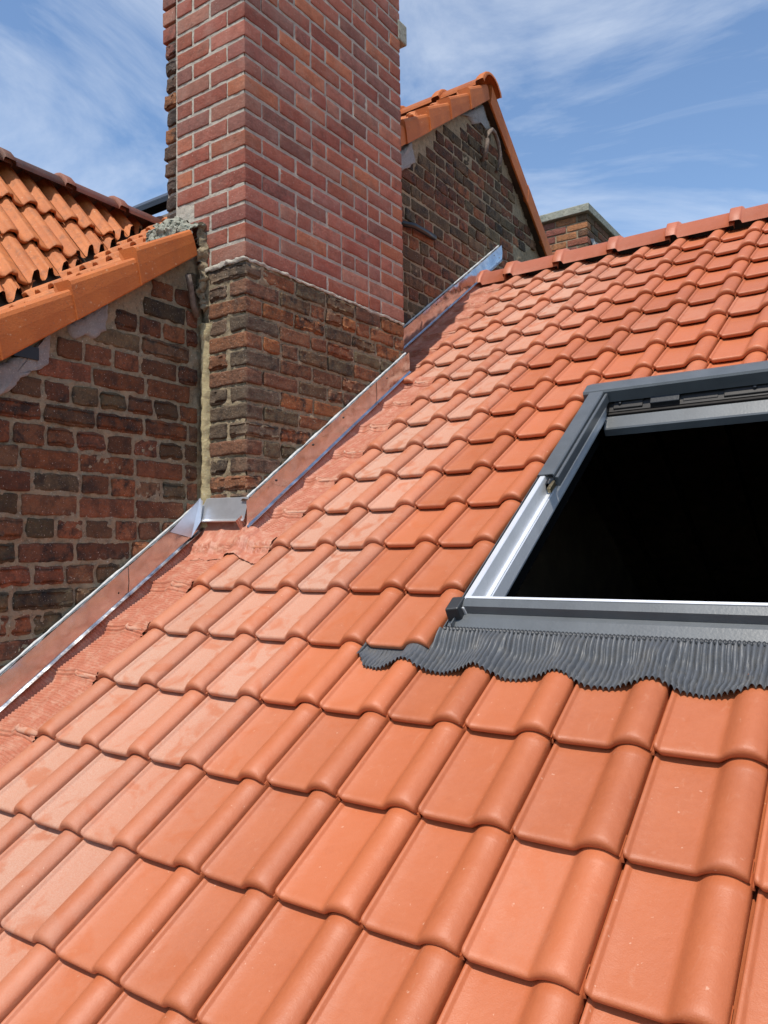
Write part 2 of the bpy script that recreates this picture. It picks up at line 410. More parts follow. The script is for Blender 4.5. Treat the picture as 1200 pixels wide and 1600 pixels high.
# ------------------------------------------------------------------ bricks
def brick_mesh(seed, L=.2, H=.064, D=.095, worn=0.0, cuts=(6, 2, 3)):
    """local: length Y (centred), height Z (centred), outer face x = 0, depth towards -x"""
    rg = random.Random(seed); off = Vector((rg.uniform(0, 90), rg.uniform(0, 90), rg.uniform(0, 90)))
    rr = .0022 + .009*worn
    def ax(lo, hi, n):
        a = [lo, lo+rr*.5, lo+rr*1.2]+[lerp(lo, hi, k/n) for k in range(1, n)]+[hi-rr*1.2, hi-rr*.5, hi]; return a
    ys, zs, xs = ax(-L/2, L/2, cuts[0]), ax(-H/2, H/2, cuts[2]), ax(-D, 0, cuts[1])
    idx, V, F = {}, [], []
    def vert(x, y, z):
        k = (round(x, 5), round(y, 5), round(z, 5))
        if k not in idx:
            q = Vector((min(max(x, -D+rr), -rr), min(max(y, -L/2+rr), L/2-rr), min(max(z, -H/2+rr), H/2-rr)))
            p = Vector((x, y, z)); d = p-q
            if d.length > 1e-7: p = q+d.normalized()*rr
            s_ = (p+off)
            nn = Vector((fbm(s_*26), fbm(s_*26+Vector((9, 9, 9))), fbm(s_*26+Vector((19, 5, 1)))))
            edge = max(abs(y)/(L/2), abs(z)/(H/2))
            p += nn*(.0006+.0040*worn)*(.4+.8*edge)
            
            idx[k] = len(V); V.append(p)
        return idx[k]
    def sheet(A, B, f):
        for a, a2 in zip(A, A[1:]):
            for b, b2 in zip(B, B[1:]): F.append(tuple(vert(*f(*q)) for q in ((a, b), (a2, b), (a2, b2), (a, b2))))
    sheet(ys, zs, lambda y, z: (0, y, z)); sheet(xs, zs, lambda x, z: (x, -L/2, z)); sheet(zs, xs, lambda z, x: (x, L/2, z))
    sheet(xs, ys, lambda x, y: (x, y, H/2)); sheet(ys, xs, lambda y, x: (x, y, -H/2))
    return mesh('brick', V, F, True)
new_b = [brick_mesh(k, worn=.12) for k in range(5)]; new_h = [brick_mesh(20+k, L=.095, worn=.12, cuts=(3, 2, 3)) for k in range(3)]; new_c = [brick_mesh(30+k, D=.098, worn=.08) for k in range(3)]
old_b = [brick_mesh(40+k, worn=rng.uniform(.45, .95), cuts=(12, 2, 6)) for k in range(8)]; old_h = [brick_mesh(60+k, L=.095, worn=rng.uniform(.45, .95), cuts=(7, 2, 6)) for k in range(7)]
far_b = [brick_mesh(80+k, worn=.5, cuts=(4, 1, 2)) for k in range(5)]; far_h = [brick_mesh(90+k, L=.095, worn=.5, cuts=(2, 1, 2)) for k in range(5)]
for b in new_b+new_h+new_c: b.materials.append(brick_new)
for b in old_b+old_h+far_b+far_h: b.materials.append(brick_old)
NEWC = [(0.348, 0.152, 0.106), (0.278, 0.117, 0.090), (0.244, 0.099, 0.074), (0.360, 0.117, 0.076), (0.331, 0.108, 0.072), (0.394, 0.140, 0.083), (0.307, 0.094, 0.065), (0.360, 0.129, 0.090), (0.418, 0.146, 0.076), (0.290, 0.105, 0.081), (0.348, 0.112, 0.069), (0.319, 0.096, 0.063)]
OLDC = [(0.306, 0.119, 0.053), (0.255, 0.113, 0.057), (0.204, 0.099, 0.052), (0.235, 0.097, 0.050), (0.173, 0.108, 0.058), (0.286, 0.108, 0.050), (0.163, 0.119, 0.065), (0.194, 0.086, 0.048), (0.235, 0.113, 0.060), (0.143, 0.106, 0.060), (0.367, 0.140, 0.052), (0.153, 0.113, 0.064)]
def put_brick(me, parent, face, s0, s1, z0, z1, plane, baseL, baseH, colr, alpha, rg, jit=1.0):
    """face 'X': outer face at x=plane, s runs along y; face 'Y': outer face at y=plane (towards -y), s runs along x"""
    o = obj('brick', me); o.parent = parent; o.matrix_parent_inverse = parent.matrix_world.inverted()
    sc = (s0+s1)/2; zc = (z0+z1)/2; dep = rg.uniform(-.002, .002)*jit
    if face == 'X': o.location = (plane+dep, sc, zc); rz = 0
    else: o.location = (sc, plane-dep, zc); rz = -math.pi/2
    o.scale = (1, (s1-s0)/baseL, (z1-z0)/baseH)
    o.rotation_euler = (math.radians(rg.uniform(-.5, .5))*jit, math.radians(rg.uniform(-.4, .4))*jit, rz+math.radians(rg.uniform(-.5, .5))*jit)
    v = rg.uniform(.85, 1.15); o.color = (colr[0]*v, colr[1]*v, colr[2]*v, alpha)
    return o

def mortar_sheet(parent, mat, face, plane, s0, s1, z0, z1, step, rec, amp, inside=None):
    ns, nz_ = int((s1-s0)/step), int((z1-z0)/step); V, F = [], []
    for j in range(nz_+1):
        z = lerp(z0, z1, j/nz_)
        for i in range(ns+1):
            s_ = lerp(s0, s1, i/ns); h = -rec+amp*(fbm((s_*38, z*38, 1.5), 3)*.8+fbm((s_*7, z*7, 8), 2)*.7)
            h = min(h, .0035)
            V.append((plane+h, s_, z) if face == 'X' else (s_, plane-h, z))
    for (a, b, c, d) in grid_faces(ns+1, nz_+1):
        if inside:
            q = V[a]; t = V[c]
            if not (inside(q[1], q[2]) and inside(t[1], t[2])): continue
        F.append((a, b, c, d))
    return child('mortar_face', mesh('mortar_face', V, F, True), mat, parent)
# ------------------------------------------------------------------ big chimney
chim = tag(empty('brick_chimney', (-.3, 1.27, .3)), 'tall red brick chimney with dark old brick base standing beside the new tile roof', 'chimney')
bpy.context.view_layer.update()
HN, ZJ, ZT = .07726, 1.592, 3.99
rg = random.Random(11)
rc = .012
def cbox(lo, hi, mat, name): child(name, boxmesh(name, lo, hi), mat, chim)
cbox((-.505, YC0+rc, ZJ-.003), (XC-rc, YC1-rc, ZT), mortar_new, 'mortar_core')
cbox((-.572, YC0+.016, ZJ-.003), (-.5052, YC1-rc, ZT), mortar_new, 'side_mortar')
cbox((-.56, YC0+.022, .0), (XC-.022, YC1-.012, ZJ-.003), mortar_old, 'old_mortar_core')
mortar_sheet(chim, mortar_new, 'X', XC, YC0+.006, YC1-.004, ZJ-.004, ZT, .010, .0035, .0024)
mortar_sheet(chim, mortar_new, 'Y', YC0, -.505, XC-.006, ZJ-.004, ZT, .008, .0035, .0024)
mortar_sheet(chim, mortar_old, 'X', XC, YC0+.008, YC1-.004, .35, ZJ-.002, .007, .0075, .0075)
mortar_sheet(chim, mortar_old, 'Y', YC0, -.33, XC-.010, .45, ZJ-.002, .007, .0075, .0075)
M_ = .0142; LS = .1982; HS = (LS-M_)/2
nc = int((ZT-ZJ)/HN)+1
Lr = YC1-YC0
for k in range(nc):
    z0 = ZJ+k*HN+.0075; z1 = z0+HN-.0150
    A = (k % 2 == 0)
    # side facing the roof (right face): running bond
    sh = (Lr-5*M_-HS)/5
    y = YC0
    if A:   # header return at the corner is the end of the front stretcher
        y = YC0+HS+M_; segs = []
        for q in range(5): segs.append((y, y+sh)); y += sh+M_
        segs[-1] = (segs[-1][0], YC1)
    else:
        segs = []
        for q in range(5): segs.append((y, y+sh)); y += sh+M_
        segs.append((y, YC1))
    for q, (a, b) in enumerate(segs):
        if not A and q == 0: continue
        if rg.random() < .10 and b-a > .15 and q not in (0, len(segs)-1):
            mid = a+(b-a)*.52; parts = [(a, mid-.005), (mid+.005, b)]
        else: parts = [(a, b)]
        for (a2, b2) in parts:
            sm = (b2-a2) < .13; put_brick(rg.choice(new_h if sm else new_b), chim, 'X', a2, b2, z0, z1, XC, .095 if sm else .2, .064, rg.choice(NEWC), rg.uniform(0, .8), rg, .6)
    # front face (towards the sun) from the corner leftwards
    x = XC
    if A: fr = [(XC-LS, XC), (XC-2*LS-M_, XC-LS-M_)]
    else: fr = [(XC-HS, XC), (XC-HS-M_-LS, XC-HS-M_), (XC-2*HS-2*M_-LS, XC-HS-2*M_-LS)]
    newleft = z0 > 2.62
    for q, (a, b) in enumerate(fr):
        if z0 < 1.88 and b < -.32: continue
        L_ = b-a
        if q == 0 and A:
            # corner stretcher: one brick showing its end on the right face
            put_brick(rg.choice(new_c), chim, 'Y', a, b, z0, z1, YC0, .2, .064, rg.choice(NEWC), rg.uniform(0, .5), rg, .35)
        elif q == 0:
            o = put_brick(rg.choice(new_c), chim, 'X', YC0, YC0+sh, z0, z1, XC, .2, .064, rg.choice(NEWC), rg.uniform(0, .5), rg, .35)
        else:
            sm = L_ < .13; put_brick(rg.choice(new_h if sm else new_b), chim, 'Y', a, b, z0, z1, YC0, .095 if sm else .2, .064, rg.choice(NEWC), rg.uniform(0, .6), rg, .6)
    # left return: old worn bricks below, new ones above
    a0 = -.592 if newleft else -.578+rg.uniform(-.012, .012)
    if z0 > 1.80:
        put_brick(rg.choice(new_h if newleft else old_h), chim, 'Y', a0, -.509, z0+rg.uniform(-.002, .002), z1, YC0+(0 if newleft else .004), .095, .064, rg.choice(NEWC if newleft else [(.13, .075, .05), (.30, .12, .05), (.10, .07, .055), (.22, .085, .06)]), rg.uniform(.2, 1), rg, 1)
# projecting stone at the far edge of the chimney
child('projecting_stone', bevel(boxmesh('projecting_stone', (-.26, YC1-.02, 3.135), (XC+.006, YC1+.065, 3.245)), .008), mortar_lich, chim)
# old base
HO = .0725
k = 0; z1 = ZJ-.012
while z1 > .50:
    z0 = z1-HO+.012
    A = k % 2
    # front: x from corner to the yellow joint
    xl = XC-.215
    fr = [(xl, XC)] if not A else [(xl, XC-.115), (XC-.103, XC)]
    for q, (a, b) in enumerate(fr):
        L_ = b-a; sm = L_ < .13; corner = abs(b-XC) < 1e-6
        c = rg.choice([(.20, .125, .082), (.16, .115, .078), (.25, .12, .07), (.19, .135, .09), (.30, .13, .066)])
        if corner and not sm: put_brick(rg.choice(old_b), chim, 'Y', a, b, z0, z1, YC0, .2, .064, c, rg.uniform(.4, 1), rg, .8)
        elif corner: put_brick(rg.choice(old_b), chim, 'X', YC0, YC0+.2, z0, z1, XC, .2, .064, c, rg.uniform(.4, 1), rg, .8)
        else: put_brick(rg.choice(old_h), chim, 'Y', a, b, z0, z1, YC0, .095, .064, c, rg.uniform(.4, 1), rg, 1.4)
    y = YC0+.2+.012 if A else YC0+.095+.012
    while y < YC1-.03:
        if z1 < (y+.2)*math.tan(S)-.02: break
        b = min(YC1, y+(.2 if rg.random() < .72 else .1)*rg.uniform(.93, 1.06))
        if YC1-b < .05: b = YC1
        sm = b-y < .13; put_brick(rg.choice(old_h if sm else old_b), chim, 'X', y, b, z0+rg.uniform(-.003, .003), z1+rg.uniform(-.003, .003), XC, .095 if sm else .2, .064, rg.choice(OLDC), rg.uniform(.3, 1), rg, 1.6)
        y = b+.013
    z1 -= HO; k += 1
# past 300 bricks the courses above the picture become one joined part
bpy.context.view_layer.update()
cb = sorted([o for o in chim.children if o.name.startswith('brick')], key=lambda o: o.matrix_world.translation.z)
V, F = [], []
for o in cb[300:]:
    k = len(V); V += [o.matrix_world @ v.co for v in o.data.vertices]; F += [tuple(k+i for i in p.vertices) for p in o.data.polygons]
    bpy.data.objects.remove(o)
if V:
    o = child('upper_courses', mesh('upper_courses', V, F, True), brick_new, chim); o['kind'] = 'stuff'; o.color = (.30, .10, .068, .3)
print('chimney bricks', len(cb), 'roof tiles', len([c for c in roof.children if c.name.startswith('roof_tile')]))
def lump(name, fn, nu, nv, mat, parent, amp, sc, seed=0):
    V = []
    for j in range(nv):
        for i in range(nu):
            p = Vector(fn(i/(nu-1), j/(nv-1))); q = p*sc+Vector((seed, seed*2, 0))
            p += Vector((fbm(q), fbm(q+Vector((7, 7, 7))), fbm(q+Vector((3, 9, 2)))))*amp
            V.append(p)
    return child(name, mesh(name, V, grid_faces(nu, nv), True), mat, parent)
# ragged bed of mortar on the old base
def led(u, v):
    a = v*math.pi*.9
    if u < .35: p = lerp(-.33, XC, u/.35); return (p, YC0-.004-.006*math.sin(a), ZJ-.004+.011*math.cos(a)+.008*fbm((p*9,0,0)))
    y = lerp(YC0, YC1, (u-.35)/.65); return (XC-.002+.004*math.sin(a), y, ZJ-.002+.007*math.cos(a)+.006*fbm((y*6,0,2)))
lump('mortar_ledge', led, 220, 7, mortar_new, chim, .006, 22)
# yellow mortar joint in the corner between chimney and wall
def yel(u, v):
    z = lerp(.50, 1.36, v); a = lerp(-.3, 1, u)*math.pi*.62
    wd = .020+.012*fbm((0, 0, z*9)); top = sst(.9, 1, v)*.018
    return (-.322+(u-.5)*2*(wd+.006+top), YC0+.012-.030*math.sin(u*math.pi), z)
lump('mortar_joint', yel, 12, 90, mortar_yel, chim, .006, 26, 3)

# ------------------------------------------------------------------ neighbouring house
ngb = tag(empty('neighbour_house', (-2.5, 2, -6)), 'old dark brick gable house with orange verge tiles behind the big chimney', 'house')
bpy.context.view_layer.update()
YA, ZA = 3.34, 3.56      # apex of the underside of the verge
def vz(y): return 1.182+.722*y if y < YA else 1.182+.722*YA-.84*(y-YA)
YE0, YE1 = -1.6, 6.5
prof_w = [(YE0, -6), (YE1, -6), (YE1, vz(YE1)+.03), (YA, vz(YA)+.03), (YE0, vz(YE0)+.03)]
V = [(XW-.022, y, z) for y, z in prof_w]+[(-6, y, z) for y, z in prof_w]
nwall = child('wall', mesh('neighbour_wall', V, [(0, 1, 2, 3, 4), (9, 8, 7, 6, 5), (0, 5, 6, 1), (1, 6, 7, 2), (4, 9, 5, 0), (2, 7, 8, 3), (3, 8, 9, 4)]), mortar_old, ngb)
bpy.context.view_layer.update()
ins = lambda y, z: z < vz(y)+.02 and z > y*math.tan(S)-.1
mortar_sheet(nwall, mortar_old, 'X', XW, -.75, .70, -.45, 1.72, .007, .0065, .0075, ins)
mortar_sheet(nwall, mortar_old, 'X', XW, 1.84, 4.6, 1.1, 3.62, .014, .0065, .007, ins)
rg = random.Random(21); HB = .0805
cand = []
z0 = -.35; k = 0
while z0 < 3.6:
    z1 = z0+HB-.0120
    st = k % 2
    y = -1.0+rg.uniform(0, .1)
    while y < 4.4:
        L = (.222 if st else .106)*rg.uniform(.9, 1.1)
        if rg.random() < .12: L = .165*rg.uniform(.9, 1.1)
        a, b = y, y+L; y = b+.0125
        yc, zc = (a+b)/2, (z0+z1)/2
        if yc*math.tan(S)-.06 > zc: continue
        if a < .672 < b: b = .672
        if a < 1.87 < b: a = 1.87
        if b-a < .03 or .67 < (a+b)/2 < 1.86: continue
        if zc > min(vz(a), vz(b))-.012: continue
        cand.append((a, b, z0, z1))
    z0 += HB; k += 1
def seen(c):
    p = Vector((XW, (c[0]+c[1])/2, (c[2]+c[3])/2))-CAM
    d = p.dot(fwd); x = 600+1229.2*p.dot(rt)/d; yy = 800-1229.2*p.dot(up)/d
    inn = -60 < x < 1260 and yy > -60
    if (c[0]+c[1])/2 > .69 and x < 610: inn = False      # behind the chimney
    return (0 if inn else 1, p.length)
cand.sort(key=seen)
REDG = [(0.270, 0.108, 0.053), (0.322, 0.110, 0.053), (0.218, 0.116, 0.060), (0.312, 0.108, 0.057), (0.187, 0.127, 0.067), (0.250, 0.094, 0.050), (0.354, 0.121, 0.052), (0.218, 0.138, 0.073), (0.270, 0.132, 0.069), (0.177, 0.116, 0.065)]
rest = []
for i, (a, b, z0, z1) in enumerate(cand):
    if i >= 300: rest.append((a, b, z0, z1)); continue
    sm = b-a < .13; far = a > 1.5
    c = rg.choice(REDG); al = rg.uniform(.45, 1); dk = rg.choice((1, .95, .85, .75, .6)); c = (c[0]*dk*.92, c[1]*dk, c[2]*dk)
    if rg.random() < .03: c = (.30, .105, .055); al = .5
    if far and .9*(a-1.9)+1.9 < z0: al = 1.0; c = tuple(q*.8 for q in c)
    me = rg.choice((far_h if sm else far_b) if far else (old_h if sm else old_b))
    put_brick(me, nwall, 'X', a, b, z0+rg.uniform(-.003, .003), z1+rg.uniform(-.003, .003), XW, .095 if sm else .2, .064, c, al, rg, 1.6)
V, F = [], []
for a, b, z0, z1 in rest:
    k = len(V); x1 = XW+rg.uniform(-.002, .002)
    for x, g_ in ((XW-.05, 0), (x1-.004, 0), (x1, .004)): V += [(x, a+g_, z0+g_), (x, b-g_, z0+g_), (x, b-g_, z1-g_), (x, a+g_, z1-g_)]
    for q in range(2):
        for s_ in range(4): t_ = (s_+1) % 4; F.append((k+q*4+s_, k+q*4+t_, k+q*4+4+t_, k+q*4+4+s_))
    F.append((k+8, k+9, k+10, k+11))
if V:
    o = child('remaining_bricks', mesh('remaining_bricks', V, F), brick_old, nwall); o['kind'] = 'stuff'; o.color = (.17, .068, .05, .9)
# cement patches under the verge
def patch(name, pts, mat, th=.012, seed=0, x=XW):
    cy = sum(p[0] for p in pts)/len(pts); cz = sum(p[1] for p in pts)/len(pts)
    dense = []
    for (a, b), (c, d) in zip(pts, pts[1:]+pts[:1]):
        n = max(2, int(math.hypot(c-a, d-b)/.012))
        for q in range(n):
            y, z = lerp(a, c, q/n), lerp(b, d, q/n); dense.append((y+.010*fbm((y*30+seed, z*30, 1)), z+.010*fbm((y*30, z*30+seed, 5))))
    V, F = [(x+th*1.05, cy, cz)], []
    n = len(dense)
    for sc_, xo in ((.55, 1.0), (.9, .85), (1.0, -.3)):
        for y, z in dense: V.append((x+th*xo+.003*fbm((y*25, z*25, seed)), lerp(cy, y, sc_), lerp(cz, z, sc_)))
    for i in range(n):
        j = (i+1) % n; F.append((0, 1+i, 1+j))
        for q in range(2): F.append((1+q*n+i, 1+(q+1)*n+i, 1+(q+1)*n+j, 1+q*n+j))
    return child(name, mesh(name, V, F, True), mat, nwall)
patch('cement_patch', [(-.32, .93), (-.05, 1.12), (.0, 1.18), (-.005, 1.06), (-.04, 1.035), (-.10, 1.0), (-.15, .945), (-.22, .90), (-.32, .86)], mortar_gry, .010, 2)
patch('cement_patch', [(.06, 1.215), (.20, 1.315), (.235, 1.34), (.225, 1.24), (.19, 1.21), (.165, 1.185), (.14, 1.20), (.10, 1.17), (.07, 1.18)], mortar_gry, .008, 5)
patch('cement_patch', [(3.02, 3.35), (3.34, 3.57), (3.46, 3.44), (3.38, 3.40), (3.30, 3.42), (3.2, 3.36), (3.1, 3.38)], mortar_gry, .012, 8)
patch('cement_patch', [(1.90, 2.45), (2.38, 2.90), (2.42, 2.78), (2.33, 2.70), (2.2, 2.62), (2.05, 2.5), (1.93, 2.38)], mortar_gry, .02, 9)
for (y, z) in ((-.10, 1.075),): child('dark_slot', boxmesh('dark_slot', (XW-.05, y-.045, z-.012), (XW+.018, y+.045, z+.03)), black_metal, nwall).rotation_euler = (0, 0, 0)

# verge tiles: flat-sided clay flaps lapping down the gable, each taller at its lower end
def verge_mesh(Ly, slope, hl, hu, xo):
    V, F = [], []; th = .014
    st = 7
    for q in range(st):
        f = q/(st-1); y = f*(Ly+.012); zb = slope*y; h = lerp(hl, hu, f)
        sk = -.035*(1 if slope > 0 else -1)
        # section in (x, z): bottom inner, bottom outer, outer face, rounded top, inner top
        for (x, z, s_) in ((-th, zb, 0), (-.002, zb-.001, 0), (0, zb+.004, 0), (.0015, zb+h*.5, .5), (0, zb+h-.02, .85), (-.005, zb+h-.007, .95), (-.016, zb+h, 1), (-.10, zb+h+.004, 1), (-.10, zb+h-.02, 1)):
            V.append((x+xo*(1-f), y+sk*s_*.9, z))
    n = 9; F += grid_faces(n, st)
    F.append(tuple(range(n-1, -1, -1))); F.append(tuple(range((st-1)*n, st*n)))
    return mesh('verge_tile', V, F)
nroof_z = 1.305
slopeS = .722
# main roof deck of neighbour
V = [(XW+.02, YE0, nroof_z-.06+slopeS*YE0), (-6, YE0, nroof_z-.06+slopeS*YE0), (-6, YA, nroof_z-.06+slopeS*YA), (XW+.02, YA, nroof_z-.06+slopeS*YA),
     (-6, YE1, nroof_z-.06+slopeS*YA-.84*(YE1-YA)), (XW+.02, YE1, nroof_z-.06+slopeS*YA-.84*(YE1-YA))]
nroof = child('roof', mesh('neighbour_roof', V, [(0, 3, 2, 1), (3, 5, 4, 2)]), wood_dark, ngb)
bpy.context.view_layer.update(); ninv = nroof.matrix_world.inverted()
vm_ = [verge_mesh(.272, slopeS, .142, .100, .010), verge_mesh(.272, slopeS, .138, .10, .008)]
for me in vm_: me.materials.append(clay_verge)
yj = .062; ys = [yj+.272*k for k in range(-5, 13)]
for y in ys:
    if .60 < y < 1.7 or y+.25 > YA+.03: continue
    o = obj('verge_tile', rng.choice(vm_)); o.parent = nroof; o.matrix_parent_inverse = ninv
    o.location = (XW+.058, y, 1.182+slopeS*y-.003+rng.uniform(-.003, .003)); o.rotation_euler = (0, 0, math.radians(rng.uniform(-.4, .4)))
vmb = verge_mesh(.30, -.84, .155, .145, 0.0); vmb.materials.append(clay_verge)
for k in range(6):
    y = YA+.02+.30*k
    o = obj('verge_tile', vmb); o.parent = nroof; o.matrix_parent_inverse = ninv; o.location = (XW+.058-.0025*(k % 2), y, vz(y)-.003+.0)
# ridge of neighbour
rm2 = ridge_mesh(.37, half=.13, drop=.10); rm2.materials.append(clay_verge)
for k in range(9):
    o = obj('ridge_tile', rm2); o.parent = nroof; o.matrix_parent_inverse = ninv
    o.location = (XW+.085-.36*k, YA, vz(YA)+.155); o.rotation_euler = (0, 0, math.pi)

# ribbed old tiles: two ribs each
def ribbed_mesh(Wd, Ln, lip=.026, seed=0, hs=1.0):
    sec = [(0, 0), (.05, .002), (.09, .020), (.13, .030), (.24, .033), (.30, .028), (.345, .006), (.40, 0), (.50, -.002), (.56, .004), (.60, .022), (.64, .029), (.68, .024), (.72, .027), (.76, .022), (.80, .005), (.86, 0), (1.0, -.002)]
    vv = [0, .004, .012, .03, .12, Ln, Ln+.03]
    V, F = [], []
    for v in vv:
        for t, h in sec:
            V.append((t*Wd, v, h*hs-lip*v/Ln-(.006*(1-v/.012)**2 if v < .012 else 0)+.0015*fbm((t*4+seed, v*9, seed))))
    n = len(sec); F += grid_faces(n, len(vv)); b = len(V)
    for t, h in sec: V.append((t*Wd, .006, h*hs-.02))
    for q in range(n-1): F.append((b+q, b+q+1, q+1, q))
    return mesh('ribbed_tile', V, F, True)
rib = [ribbed_mesh(.235, .36, seed=k, hs=1.25, lip=.034) for k in range(4)]
ribn = [ribbed_mesh(.19, .335, seed=10+k) for k in range(4)]
for me in rib+ribn: me.materials.append(clay_old)
# cross wing of the neighbour: ridge along y, its slope falls towards us and dies in a valley
CX, CZ, CT = -1.78, 2.455, 1.25
def clipped(me, mw, point, normal):
    bm = bmesh.new(); bm.from_mesh(me); bm.transform(mw)
    bmesh.ops.bisect_plane(bm, geom=bm.verts[:]+bm.edges[:]+bm.faces[:], plane_co=point, plane_no=normal, clear_outer=True)
    if len(bm.faces) == 0: bm.free(); return None
    bm.transform(mw.inverted()); m2 = bpy.data.meshes.new(me.name); bm.to_mesh(m2); bm.free()
    m2.polygons.foreach_set('use_smooth', [True]*len(m2.polygons)); m2.materials.append(clay_old); return m2
# valley line in plan: CZ - CT*(X-CX) = nroof_z + .722 y
def val_y(X): return (CZ-CT*(X-CX)-nroof_z)/slopeS
v1 = Vector((CX, val_y(CX), 0)); v2 = Vector((-.6, val_y(-.6), 0)); vd = (v2-v1).normalized(); vn = Vector((vd.y, -vd.x, 0))
if vn.x < 0: vn = -vn            # points to +x (main roof side)
aS = math.atan(slopeS); aC = math.atan(CT)
cr = [(CX, -1.2, CZ-.06), (CX, val_y(CX)+.1, CZ-.06), (-.45, val_y(-.45), CZ-.06-CT*(-.45-CX)), (-.2, -1.2, CZ-.06-CT*(-.2-CX)), (CX-1.6, val_y(CX)+.1, CZ-.06-CT*1.6), (CX-1.6, -1.2, CZ-.06-CT*1.6)]
crF = [(0, 3, 2, 1), (0, 1, 4, 5)]
# keep the wing's deck clear of the gable wall face
bm = bmesh.new()
bv = [bm.verts.new(v) for v in cr]
for f in crF: bm.faces.new([bv[i] for i in f])
bmesh.ops.bisect_plane(bm, geom=bm.verts[:]+bm.edges[:]+bm.faces[:], plane_co=v1+vn*.02, plane_no=vn, clear_outer=True)
bmesh.ops.bisect_plane(bm, geom=bm.verts[:]+bm.edges[:]+bm.faces[:], plane_co=(-.42, 0, 0), plane_no=(1, 0, 0), clear_outer=True)
me = bpy.data.meshes.new('wing_roof'); bm.to_mesh(me); bm.free()
wing = child('wing_roof', me, wood_dark, ngb); bpy.context.view_layer.update(); winv = wing.matrix_world.inverted()
slen = 1.45/math.cos(aC)
rows = 7
for r in range(rows):
    for c in range(-8, 8):
        y = .60+c*.235
        s_ = .36+r*.36    # distance from ridge to the tile's lower edge
        X = CX+s_*math.cos(aC); Z = CZ-s_*math.sin(aC)
        # local x -> -? tile: width along +Y, up-slope towards the ridge (-X)
        mw = Matrix.Translation((X, y+rng.uniform(-.003, .003), Z+.0)) @ Matrix.Rotation(math.pi/2, 4, 'Z') @ Matrix.Rotation(aC, 4, 'X')
        ctr = mw @ Vector((.11, .15, 0))
        if (ctr-v1).dot(vn) > .25 or y < -.75 or X > -.42: continue
        src = rng.choice(rib); crosses = any((mw @ Vector((q, w_, 0))-v1).dot(vn) > -.05 for q in (0, .235) for w_ in (0, .39))
        me = clipped(src, mw, v1-vn*.02, vn) if crosses else src
        if me is None: continue
        o = obj('ribbed_tile', me); o.parent = wing; o.matrix_parent_inverse = winv; o.matrix_basis = mw
rm3 = ridge_mesh(.40, half=.10, drop=.085); rm3.materials.append(clay_dark)
rm4 = rm3.copy(); rm4.materials.clear(); rm4.materials.append(mat_oldclay('brown_ridge_clay', (.30, .12, .075), (.1, .07, .055), .6))
for k in range(7):
    y = .57+.352*(k-2)
    if y > val_y(CX)+.05: continue
    o = obj('ridge_tile', rm3 if k < 3 else rm4); o.parent = wing; o.matrix_parent_inverse = winv
    o.location = (CX, y, CZ+.055); o.rotation_euler = (0, 0, math.pi/2)
# tiles of the neighbour's main slope next to the verge
for c in range(7):
    for r in range(-5, 13):
        y = -.02+.272*r; X = XW-.045-.19*(c+1)
        z = nroof_z+slopeS*y-.015
        mw = Matrix.Translation((X, y, z)) @ Matrix.Rotation(aS, 4, 'X')
        ctr = mw @ Vector((.1, .15, 0))
        d_ = (ctr-v1).dot(vn)
        if y < val_y(CX)+.1 and d_ < -.10: continue
        if y > YA-.2 or (-.62 < X+.1 and .62 < y+.1 < 1.75): continue
        me = rng.choice(ribn)
        if y < val_y(CX)+.1 and d_ < .4: me = clipped(me, mw, v1+vn*.05, -vn)
        if me is None: continue
        o = obj('ribbed_tile', me); o.parent = nroof; o.matrix_parent_inverse = ninv; o.matrix_basis = mw
# lump of mortar where the verge runs into the chimney
def blob(u, v):
    x = lerp(-.60, -.315, u); z = lerp(1.70, 1.845-.07*sst(.45, 1, u), v)
    return (x, YC0-.01-.085*(1-v)**.7-.02*math.sin(v*3.1), z)
lump('mortar_lump', blob, 70, 40, mortar_lich, nroof, .022, 34, 4)
def blob2(u, v):
    a = u*math.pi*1.2-.3
    return (-.325+.016*math.sin(a), YC0-.03+.03*(1-math.cos(a))*.6, lerp(1.42, 1.78, v))
lump('mortar_fillet', blob2, 14, 60, mortar_old, nroof, .018, 30, 8)

def tube(name, pts, r, mat, seg=8):
    V, F = [], []
    pts = [Vector(p) for p in pts]
    for i, p in enumerate(pts):
        t = (pts[min(i+1, len(pts)-1)]-pts[max(i-1, 0)]).normalized()
        a = t.cross(Vector((0, 0, 1)) if abs(t.z) < .9 else Vector((0, 1, 0))).normalized(); b = t.cross(a)
        for k in range(seg):
            an = 2*math.pi*k/seg; V.append(p+a*r*math.cos(an)+b*r*math.sin(an))
    n = len(pts)
    for j in range(n-1):
        for k in range(seg): F.append((j*seg+k, j*seg+(k+1) % seg, (j+1)*seg+(k+1) % seg, (j+1)*seg+k))
    F.append(tuple(range(seg-1, -1, -1))); F.append(tuple(range((n-1)*seg, n*seg)))
    return obj(name, mesh(name, V, F, True), mat)
o = tube('iron_rod', [(-.30, .575, 1.535), (-.312, .60, 1.49), (-.325, .625, 1.43), (-.33, .65, 1.38)], .013, iron)
tag(o, 'short rusty iron rod sticking out under the last verge tile by the chimney', 'rod')
o = tube('iron_hook', [(XW+.01, 3.30, 3.14), (XW+.045, 3.295, 3.2), (XW+.055, 3.30, 3.28), (XW+.055, 3.325, 3.345), (XW+.055, 3.37, 3.385), (XW+.05, 3.43, 3.385), (XW+.05, 3.48, 3.34), (XW+.05, 3.51, 3.26), (XW+.045, 3.51, 3.19), (XW+.035, 3.47, 3.12)], .015, iron)
tag(o, 'curved grey iron hook fixed high on the dark brick gable', 'hook')
o = tube('iron_strap', [(XW+.005, 2.24, 2.33), (XW+.03, 2.35, 2.345), (XW+.03, 2.5, 2.35), (XW+.01, 2.62, 2.365)], .018, black_metal)
